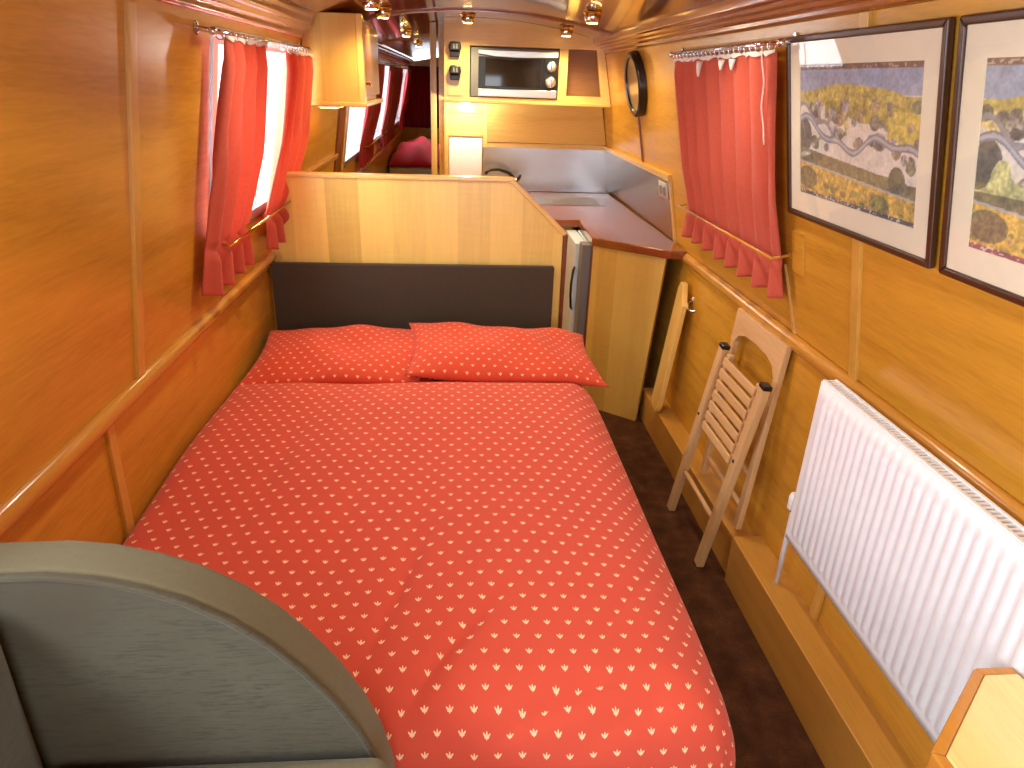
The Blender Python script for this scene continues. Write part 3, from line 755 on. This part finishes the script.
MB().hexa([(x0-.008, YF-.022, 1.556), (XR(1.556)-.006, YF-.022, 1.556), (XR(1.556)-.006, YF+.03, 1.556), (x0-.008, YF+.03, 1.556), (x0-.008, YF-.022, 1.576), (XR(1.576)-.006, YF-.022, 1.576), (XR(1.576)-.006, YF+.03, 1.576), (x0-.008, YF+.03, 1.576)]).build('bottom_lipping', 'maple_cross', g, bevel=.004)
MB().box(.69, .705, YF+.02, 5.1, 1.59, 1.93).build('divider', 'maple_up', g)
MB().hexa([(.706, 4.98, 1.592), (1.0, 4.98, 1.592), (1.0, 5.0, 1.592), (.706, 5.0, 1.592), (.706, 4.98, 1.93), (.935, 4.98, 1.93), (.935, 5.0, 1.93), (.706, 5.0, 1.93)]).build('cubby_back', 'dark_inside', g)
# pale switch panel with two black fittings
MB().box(-.045, .048, YF-.005, YF, 1.60, 1.92).build('pale_panel', 'maple_up', g)
def socket(z, label):
    t = thing('wall_socket', (.0, YF-.005, z-.05), label, 'socket', 'black fittings on the galley cabinet')
    MB().prism([(-.035, z-.012), (-.03, z-.045), (.028, z-.045), (.033, z-.012)], YF-.03, YF-.005, 'xz').build('lower_flap', 'black', t, bevel=.006, seg=3)
    MB().prism([(-.034, z-.012), (.034, z-.012), (.04, z+.01), (.034, z+.04), (-.03, z+.042), (-.04, z+.012)], YF-.045, YF-.005, 'xz').build('body', 'black', t, bevel=.010, seg=3)
    MB().prism([(-.012, z+.002), (-.002, z+.002), (-.002, z+.028), (-.012, z+.028)], YF-.047, YF-.0445, 'xz').prism([(.006, z+.002), (.016, z+.002), (.016, z+.028), (.006, z+.028)], YF-.047, YF-.0445, 'xz').build('highlight_tab', 'grey_plastic', t)
socket(1.865, 'black socket fitting left of the microwave, upper of the pair')
socket(1.732, 'black socket fitting left of the microwave, lower of the pair')
# microwave
mw = thing('microwave', (.375, 4.95, 1.594), 'silver microwave oven with dark glass door in the galley cabinet', 'microwave')
MB().box(.098, .655, YF+.0, 5.15, 1.595, 1.882).build('body', 'grey_plastic', mw, bevel=.006)
YM = YF-.012
MB().box(.145, .652, YM, YF+.0, 1.60, 1.645).build('lower_fascia', 'silver', mw, bevel=.004)
MB().prism([(.145, 1.845), (.25, 1.832), (.40, 1.828), (.535, 1.832), (.652, 1.838), (.652, 1.868), (.145, 1.868)], YM, YF, 'xz').build('upper_fascia', 'silver', mw, bevel=.003)
d = MB().box(.147, .563, YM+.001, YF, 1.646, 1.83).build('door', 'black', mw, bevel=.003)
MB().box(.19, .545, YM-.002, YM+.002, 1.66, 1.822).build('door_glass', 'black_glass', d, bevel=.002)
MB().box(.564, .652, YM+.001, YF, 1.646, 1.838).build('control_panel', 'black', mw, bevel=.003)
for z in (1.785, 1.695):
    kb = MB().lathe([(.034, 0), (.032, -.012), (.024, -.016), (.006, -.017)], 24, (.608, YM, z), 'y').build('knob', 'silver', mw, smooth='auto')
    MB().box(.605, .611, YM-.022, YM-.014, z-.026, z+.026).build('knob_grip', 'chrome', kb, bevel=.002)
# back bulkhead of the galley
b = MB().prism([(-.11, 0), (1.16, 0), (1.14, .93), (1.0, 1.6), (.95, 1.9), (.95, 2.02), (-.11, 2.04)], 5.17, 5.21, 'xz')
struct(b.build('wall_galley', 'maple_cross'), 'maple bulkhead behind the galley')
struct(MB().box(-.11, -.07, 5.21, Y1, 0, 2.05).build('wall_corridor', 'oak_wall'), 'corridor side wall beyond the galley')
trim(MB().box(-.075, -.045, 5.12, 5.17, .0, 1.556), 'maple_up', 'maple stile left of the white panel')
trim(MB().box(.195, .225, 5.13, 5.17, 1.26, 1.556), 'maple_up', 'maple stile right of the white panel')
trim(MB().box(-.045, .195, 5.13, 5.17, 1.330, 1.355), 'maple_cross', 'maple rail over the white panel')
trim(MB().box(-.045, .195, 5.145, 5.17, 1.48, 1.50), 'maple_cross', 'maple rail under the galley cabinet')
trim(MB().box(.225, 1.07, 5.13, 5.17, 1.262, 1.295), 'maple_cross', 'maple rail above the rear steel splashback')
b = MB().hexa([(.225, 5.12, 1.297), (1.07, 5.12, 1.297), (1.07, 5.168, 1.297), (.225, 5.168, 1.297), (.225, 5.06, 1.556), (1.01, 5.06, 1.556), (1.01, 5.168, 1.556), (.225, 5.168, 1.556)])
tag(b.build('shelf_back_panel', 'maple_cross'), 'sloping maple wood panel between the galley cabinet and rear splashback', 'wood panel')
tag(MB().box(-.042, .192, 5.145, 5.169, .965, 1.330).build('white_panel', 'panel_white', bevel=.006), 'bright white panel in a maple surround left of the steel splashback', 'panel')
tag(MB().box(.20, 1.135, 5.155, 5.169, .962, 1.262).build('splashback', 'steel', bevel=.002), 'brushed steel splashback behind the sink', 'splashback', 'steel splashbacks')
b = MB().at(WR(5.15, .962, .002)).box(0, 1.64, 0, .31, 0, .006)
tag(b.build('splashback', 'steel', bevel=.002), 'brushed steel splashback along the right wall above the worktop', 'splashback', 'steel splashbacks')
trim(MB().at(WR(5.15, 1.268, .0)).box(0, 1.66, 0, .03, 0, .022), 'maple_long', 'maple rail above the side steel splashback')
trim(MB().at(WR(3.51, .95, .0)).box(0, .02, 0, .34, 0, .014), 'maple_up', 'maple end strip of the side steel splashback')
t = thing('power_socket', tuple(WR(3.62, 1.16, .01).translation), 'double metal power socket on the right wall splashback', 'socket')
m = WR(3.70, 1.165, .008)
MB().at(m).box(0, .15, 0, .085, 0, .009).build('plate', 'silver', t, bevel=.003)
for u in (.02, .09): MB().at(m).box(u, u+.04, .02, .065, .009, .011).build('outlet', 'grey_plastic', t, bevel=.002)
for u in (.035, .105): MB().at(m).box(u, u+.012, .062, .078, .009, .014).build('switch', 'white', t, bevel=.001)

# worktop, end cabinet, fridge
wp = [(.10, 4.06), (.728, 4.06), (.715, 3.57), (1.055, 3.285), (1.135, 3.285), (1.12, 5.155), (.10, 5.155)]
tag(MB().prism(wp, .918, .96, 'xy').build('worktop', 'worktop', bevel=.006, seg=3), 'glossy dark hardwood galley worktop', 'worktop')
e = thing('end_cabinet', (.9, 3.7, 0), 'maple end cabinet under the front of the galley worktop', 'cabinet')
b = MB().hexa([(.722, 3.565, 0), (.99, 3.345, 0), (1.005, 3.365, 0), (.745, 3.585, 0), (.727, 3.585, .916), (1.045, 3.325, .916), (1.06, 3.345, .916), (.75, 3.605, .916)])
b.build('end_panel', 'maple_front', e)
MB().box(.675, .74, 3.605, 3.70, 0, .912).build('side_filler', 'grey_plastic', e)
MB().bar((.724, 3.572, 0), (.728, 3.592, .916), .016, .016, (0, 1, 0)).build('corner_bead', 'redwood', e, bevel=.003)
fr = thing('fridge', (.9, 4.0, 0), 'white under-counter fridge with a dark handle, between partition and end cabinet', 'fridge')
MB().box(.72, 1.05, 3.71, 4.05, .02, .905).build('body', 'fridge', fr, bevel=.004)
d = MB().box(.655, .717, 3.715, 4.08, .05, .90).build('door', 'fridge', fr, bevel=.008, seg=3)
MB().tube([(.662, 3.725, .52), (.650, 3.705, .54), (.642, 3.695, .61), (.642, 3.695, .68), (.650, 3.705, .75), (.662, 3.725, .77)], .007, 10).build('handle', 'black', d, smooth=True)
bc = thing('base_cabinet', (.4, 4.8, 0), 'maple base cabinet under the sink, behind the low partition', 'cabinet')
MB().box(.12, .70, 4.11, 5.15, .0, .916).build('carcass', 'maple_front', bc)
for x in (.125, .44): 
    d = MB().box(x, x+.28, 4.085, 4.11, .10, .89).build('door', 'maple_front', bc, bevel=.004)
    MB().lathe([(.006, 0), (.012, -.02), (.010, -.026)], 12, (x+.14, 4.085, .80), 'y').build('knob', 'brass', d)
# sink and tap
s = thing('sink', (.62, 4.75, .96), 'steel sink with drainer set in the dark worktop', 'sink')
b = MB().box(.22, .26, 4.58, 4.90, .961, .968).box(.52, .56, 4.58, 4.90, .961, .968).box(.26, .52, 4.58, 4.62, .961, .968).box(.26, .52, 4.86, 4.90, .961, .968)
b.build('rim', 'steel', s, bevel=.002)
MB().hexa([(.26, 4.62, .9615), (.52, 4.62, .9615), (.52, 4.86, .9615), (.26, 4.86, .9615), (.26, 4.62, .964), (.52, 4.62, .964), (.52, 4.86, .964), (.26, 4.86, .964)]).build('bowl', 'grey_plastic', s)
b = MB().box(.56, 1.0, 4.58, 4.90, .961, .966)
for k in range(9): b.box(.60, .96, 4.61+k*.033, 4.622+k*.033, .966, .969)
b.build('drainer', 'steel', s, bevel=.001)
t = thing('tap', (.42, 4.96, .96), 'dark swan-neck tap behind the sink', 'tap')
MB().lathe([(.022, 0), (.022, .05), (.015, .06), (.014, .12)], 18, (.42, 4.99, .96)).build('body', 'chrome', t, smooth='auto')
MB().tube([(.42, 4.99, 1.04), (.41, 4.99, 1.075), (.37, 4.97, 1.11), (.30, 4.94, 1.135), (.24, 4.91, 1.135), (.215, 4.90, 1.12), (.21, 4.90, 1.105)], [.014, .013, .012, .011, .011, .011, .011], 12).build('spout', 'black', t, smooth=True)
MB().tube([(.42, 4.99, 1.05), (.445, 4.98, 1.075), (.455, 4.96, 1.10)], [.012, .012, .008], 12).build('lever', 'black', t, smooth=True)

# round mirror
m = WR(3.98, 1.705, .0)
t = thing('round_mirror', tuple(WR(3.98, 1.54, .03).translation), 'round black-rimmed mirror high on the right wall above the worktop', 'mirror')
R0 = .165
b = MB().at(m)
b.lathe([(R0-.035, .0), (R0, .0), (R0, .036), (R0-.012, .045), (R0-.03, .041), (R0-.035, .03)], 48, (0, 0, .002))
b.build('rim', 'dark_rim', t, smooth='auto', bevel=.003)
MB().at(m).lathe([(R0-.034, .028), (R0-.034, .034)], 48).build('face', 'mirror_face', t)
# blank plate
t = MB().at(WR(2.105, 1.165)).box(-.035, .05, -.005, .135, -.004, .006).build('blank_plate', 'oak_wall', bevel=.003)
tag(t, 'wood-coloured blank cover plate on the right wall under the picture', 'cover plate')

# ------------------------------------------------------------------ ceiling lights
def ceiling_light():
    t = thing('ceiling_light', (0, 0, 0), 'x', 'light', 'brass ceiling lights')
    MB().lathe([(.046, 0), (.047, -.004), (.040, -.010), (.034, -.011)], 28).build('base', 'brass', t, smooth='auto')
    MB().lathe([(.036, -.008), (.039, -.02), (.036, -.034), (.030, -.044), (.026, -.046)], 28).build('shade', 'chrome', t, smooth='auto')
    MB().lathe([(.025, -.040), (.025, -.0475)], 20).build('bulb', 'bulb', t)
    return t
L0 = ceiling_light(); first = True
spots = [(-.36, 3.42, 'brass eyeball light on the ceiling just in front of the wall cupboard, nearest the bed', 6), (-.355, 3.90, 'brass eyeball light beside the wall cupboard door', 6),
         (.075, 4.58, 'brass ceiling light above the black sockets left of the microwave', 10), (.665, 4.60, 'brass ceiling light above the empty cubby right of the microwave', 10),
         (.64, 3.60, 'brass ceiling light on the right, nearest the drawn red curtain', 10), (-.35, 5.6, 'brass ceiling light over the corridor past the wall cupboard', 6), (-.35, 7.4, 'brass ceiling light farthest down the corridor', 5),
         (.64, 2.3, 'added unseen brass fill light on the ceiling over the drawn curtain', 7), (-.36, 2.3, 'added unseen brass fill light on the ceiling over the near left curtain', 7), (.64, .9, 'added unseen brass fill light on the ceiling over the radiator', 5), (-.36, .9, 'added unseen brass fill light on the ceiling over the armchair', 5)]  # last four: unseen fittings added to brighten the saloon
for x, y, lb, pw in spots:
    loc = Vector((x, y, ZC(x)))
    if first: o = L0; first = False; o.location = loc; o['label'] = lb
    else: o = dup(L0, loc-L0.location, lb)
    ld = bpy.data.lights.new('lamp', 'SPOT'); ld.energy = pw*2.4; ld.color = (1, .80, .42) if y > 3 else (1, .92, .78); ld.spot_size = math.radians(150); ld.spot_blend = .8; ld.shadow_soft_size = .03
    lo = bpy.data.objects.new('lamp', ld); COL.objects.link(lo); lo.location = loc+Vector((0, 0, -.06))
ld = bpy.data.lights.new('added_galley_fill', 'POINT'); ld.energy = 6.5; ld.color = (1, .97, .92); ld.shadow_soft_size = .03  # added point light without a fitting, brightens the white panel and splashback
lo = bpy.data.objects.new('added_galley_fill', ld); COL.objects.link(lo); lo.location = (.08, 4.90, 1.53)
# warm strip under the wall cupboard
t = thing('strip_light', (-.62, 3.95, 1.545), 'small lit strip under the wall cupboard', 'light')
MB().box(-.68, -.58, 3.75, 4.25, 1.545, 1.557).build('housing', 'white', t)
MB().box(-.67, -.59, 3.77, 4.23, 1.541, 1.545).build('diffuser', glow('strip_glow', (255, 190, 90), 10), t)

# ------------------------------------------------------------------ folding chair against the right wall
c = thing('folding_chair', (1.0, 2.3, 0), 'folded pale beech slatted chair leaning on the right wall', 'chair')
AN0, AN1 = Vector((.945, 2.115, .001)), Vector((1.035, 2.04, .785))
AF0, AF1 = Vector((.945, 2.495, .001)), Vector((1.035, 2.425, .785))
BN0, BN1 = Vector((1.045, 2.065, .205)), Vector((1.116, 2.105, .915))
BF0, BF1 = Vector((1.045, 2.445, .205)), Vector((1.116, 2.505, .915))
up = Vector((1, 0, 0))
for p0, p1 in ((AN0, AN1), (AF0, AF1)):
    l = MB().bar(p0, p1, .040, .030, up).build('leg', 'beech', c, bevel=.005)
    d = (p1-p0).normalized()
    MB().bar(p1-d*.004, p1+d*.014, .042, .032, up).build('end_cap', 'black', l, bevel=.004)
    k = p0.lerp(p1, .62)
    MB().lathe([(.007, 0), (.006, -.004)], 12, (k.x-.014, k.y, k.z), 'x').build('pivot_bolt', 'black', l)
for p0, p1 in ((BN0, BN1), (BF0, BF1)): MB().bar(p0, p1, .034, .022, up).build('back_post', 'beech', c, bevel=.004)
# arched head rail
eY = (BF1-BN1).normalized(); dn = (BN0-BN1).normalized(); wdt = (BF1-BN1).length
prof = [(-.017, 0), (wdt+.017, 0), (wdt+.017, .13), (wdt-.02, .125), (wdt-.045, .095), (wdt*.75, .078), (wdt/2, .072), (wdt*.25, .078), (.045, .095), (.02, .125), (-.017, .13)]
vs = [BN1+eY*y+dn*z+Vector((k, 0, 0)) for k in (-.0115, .0115) for y, z in prof]; n = len(prof)
MB().add(vs, [tuple(range(n)), tuple(range(2*n-1, n-1, -1))]+[(i, i+n, (i+1) % n+n, (i+1) % n) for i in range(n)]).build('head_rail', 'beech_cross', c, bevel=.003)
# seat folded flat between the legs: side rails and slats
dA = (AN1-AN0).normalized()
def A(t, f): return AN0.lerp(AN1, t).lerp(AF0.lerp(AF1, t), f)
for f in (.135, .865): MB().bar(A(.57, f)+Vector((.012, 0, 0)), A(.985, f)+Vector((.012, 0, 0)), .026, .024, up).build('seat_rail', 'beech', c, bevel=.004)
for k in range(7):
    t = .95-k*.060
    MB().bar(A(t, .12)+Vector((-.005, 0, 0)), A(t, .88)+Vector((-.005, 0, 0)), .011, .032, tuple(dA)).build('slat', 'beech_cross', c, bevel=.003)
MB().tube([A(.27, .03), A(.27, .97)], .010, 12).build('stretcher', 'beech_cross', c, smooth=True)
for t in (.12, .30): MB().tube([BN0.lerp(BN1, t), BF0.lerp(BF1, t)], .010, 12).build('stretcher', 'beech_cross', c, smooth=True)

# table flap stowed between end cabinet and chair
t = thing('table_flap', (1.06, 3.22, .17), 'yellow wooden table flap with clipped corners stowed beside the end cabinet', 'table flap')
def flap(y, z, k): return (1.012+(z-.17)*.105+(y-3.08)*.07+k, y, z)
poly = [(3.10, .172), (3.17, .172), (3.215, .21), (3.215, .80), (3.19, .835), (3.15, .835), (3.075, .745), (3.075, .21)]
n = len(poly)
MB().add([flap(y, z, 0) for y, z in poly]+[flap(y, z, .028) for y, z in poly], [tuple(range(n)), tuple(range(2*n-1, n-1, -1))]+[(i, i+n, (i+1) % n+n, (i+1) % n) for i in range(n)]).build('board', 'yellow_board', t, bevel=.005)
t2 = thing('wall_hook', (1.12, 3.13, .74), 'curved chrome hook on the right wall holding the wooden flap', 'hook')
MB().lathe([(.014, 0), (.014, -.006), (.008, -.012)], 14, (1.135, 3.12, .765), 'x').build('plate', 'chrome', t2)
MB().tube([(1.13, 3.12, .765), (1.105, 3.09, .752), (1.095, 3.05, .742), (1.095, 3.01, .742), (1.105, 2.975, .752)], .006, 10).build('arm', 'chrome', t2, smooth=True)

# ------------------------------------------------------------------ far cabins
struct(MB().box(-.165, -.125, 5.10, 5.165, 0, 2.03).build('door_2', 'maple_up', bevel=.004), 'pale door post at the start of the corridor')
fb = thing('far_bed', (-.5, 10.6, 0), 'far cabin bed at the end of the corridor', 'bed')
MB().box(-.84, -.13, 9.2, 11.9, 0, .45).build('base', 'oak_rail', fb)
MB().box(-.84, -.13, 9.2, 11.9, .45, .66).build('mattress', 'ticking', fb, bevel=.04, seg=3)
b = MB().grid(lambda u, v: (-.84+.71*u, 9.16+2.2*v, .665+.24*math.sin(PI*min(1, max(0, u)))**.5*math.sin(PI*v)**.6+.035*math.sin(14*u+6*v)*math.sin(9*v)), 40, 60)
tag(b.build('crumpled_duvet', 'crimson', smooth=True, solid=.01, off=-1), 'crumpled crimson bedding on the far bed', 'bedding')
b = MB().grid(lambda u, v: (-.80+.68*u, 11.93-.02*math.sin(u*40), .95+.9*v), 80, 6)
tag(b.build('end_curtain', 'curtain_far', smooth=True, solid=.004), 'dark crimson curtain across the far end wall', 'curtain')

# ------------------------------------------------------------------ daylight
W = bpy.data.worlds.new('World'); S.world = W; W.use_nodes = True
bg = W.node_tree.nodes['Background']
bg.inputs[0].default_value = (.86, .93, 1, 1); bg.inputs[1].default_value = 3.0
def area(name, loc, rot, sx, sy, power, col=(1, 1, 1)):
    d = bpy.data.lights.new(name, 'AREA'); d.shape = 'RECTANGLE'; d.size = sx; d.size_y = sy; d.energy = power; d.color = col
    o = bpy.data.objects.new(name, d); COL.objects.link(o); o.location = loc; o.rotation_euler = rot
area('daylight_bow', (.2, Y0-.15, 1.06), (PI/2, 0, 0), 1.0, 1.4, 20, (.90, .95, 1))
for k, (h, p) in enumerate(zip(HL, (30, 30, 18, 10))):
    y = (h[0]+h[1])/2; z = (h[2]+h[3])/2
    area('daylight_left', (XL(z)-.15, y, z), (0, -PI/2-aL, 0), h[3]-h[2], h[1]-h[0], p, (.86, .94, 1))

# ------------------------------------------------------------------ camera
cam = bpy.data.cameras.new('Camera'); co = bpy.data.objects.new('Camera', cam); COL.objects.link(co)
F = 691.
cam.sensor_width = 36; cam.lens = F/1024*36; cam.clip_start = .02
y = Vector(((455-512)/F, (384-78)/F, 1)).normalized()
x = Vector((y[2], 0, -y[0])).normalized()
# z axis of the world in camera coordinates
zc = Vector((0, 1, 0)); zc = (zc-y*zc.dot(y)); zc = (zc-x*zc.dot(x)).normalized()
A = Matrix((x, y, zc))      # rows: world axes in camera coordinates (right, up, forward)
R = Matrix((A.col[0], A.col[1], -A.col[2])).transposed()
co.matrix_world = Matrix.Translation((0, 0, 1.7)) @ R.to_4x4()
S.camera = co
S.view_settings.view_transform = 'Standard'; S.view_settings.look = 'None'
S.view_settings.gamma = 1; S.view_settings.use_curve_mapping = False; S.view_settings.exposure = 0.25
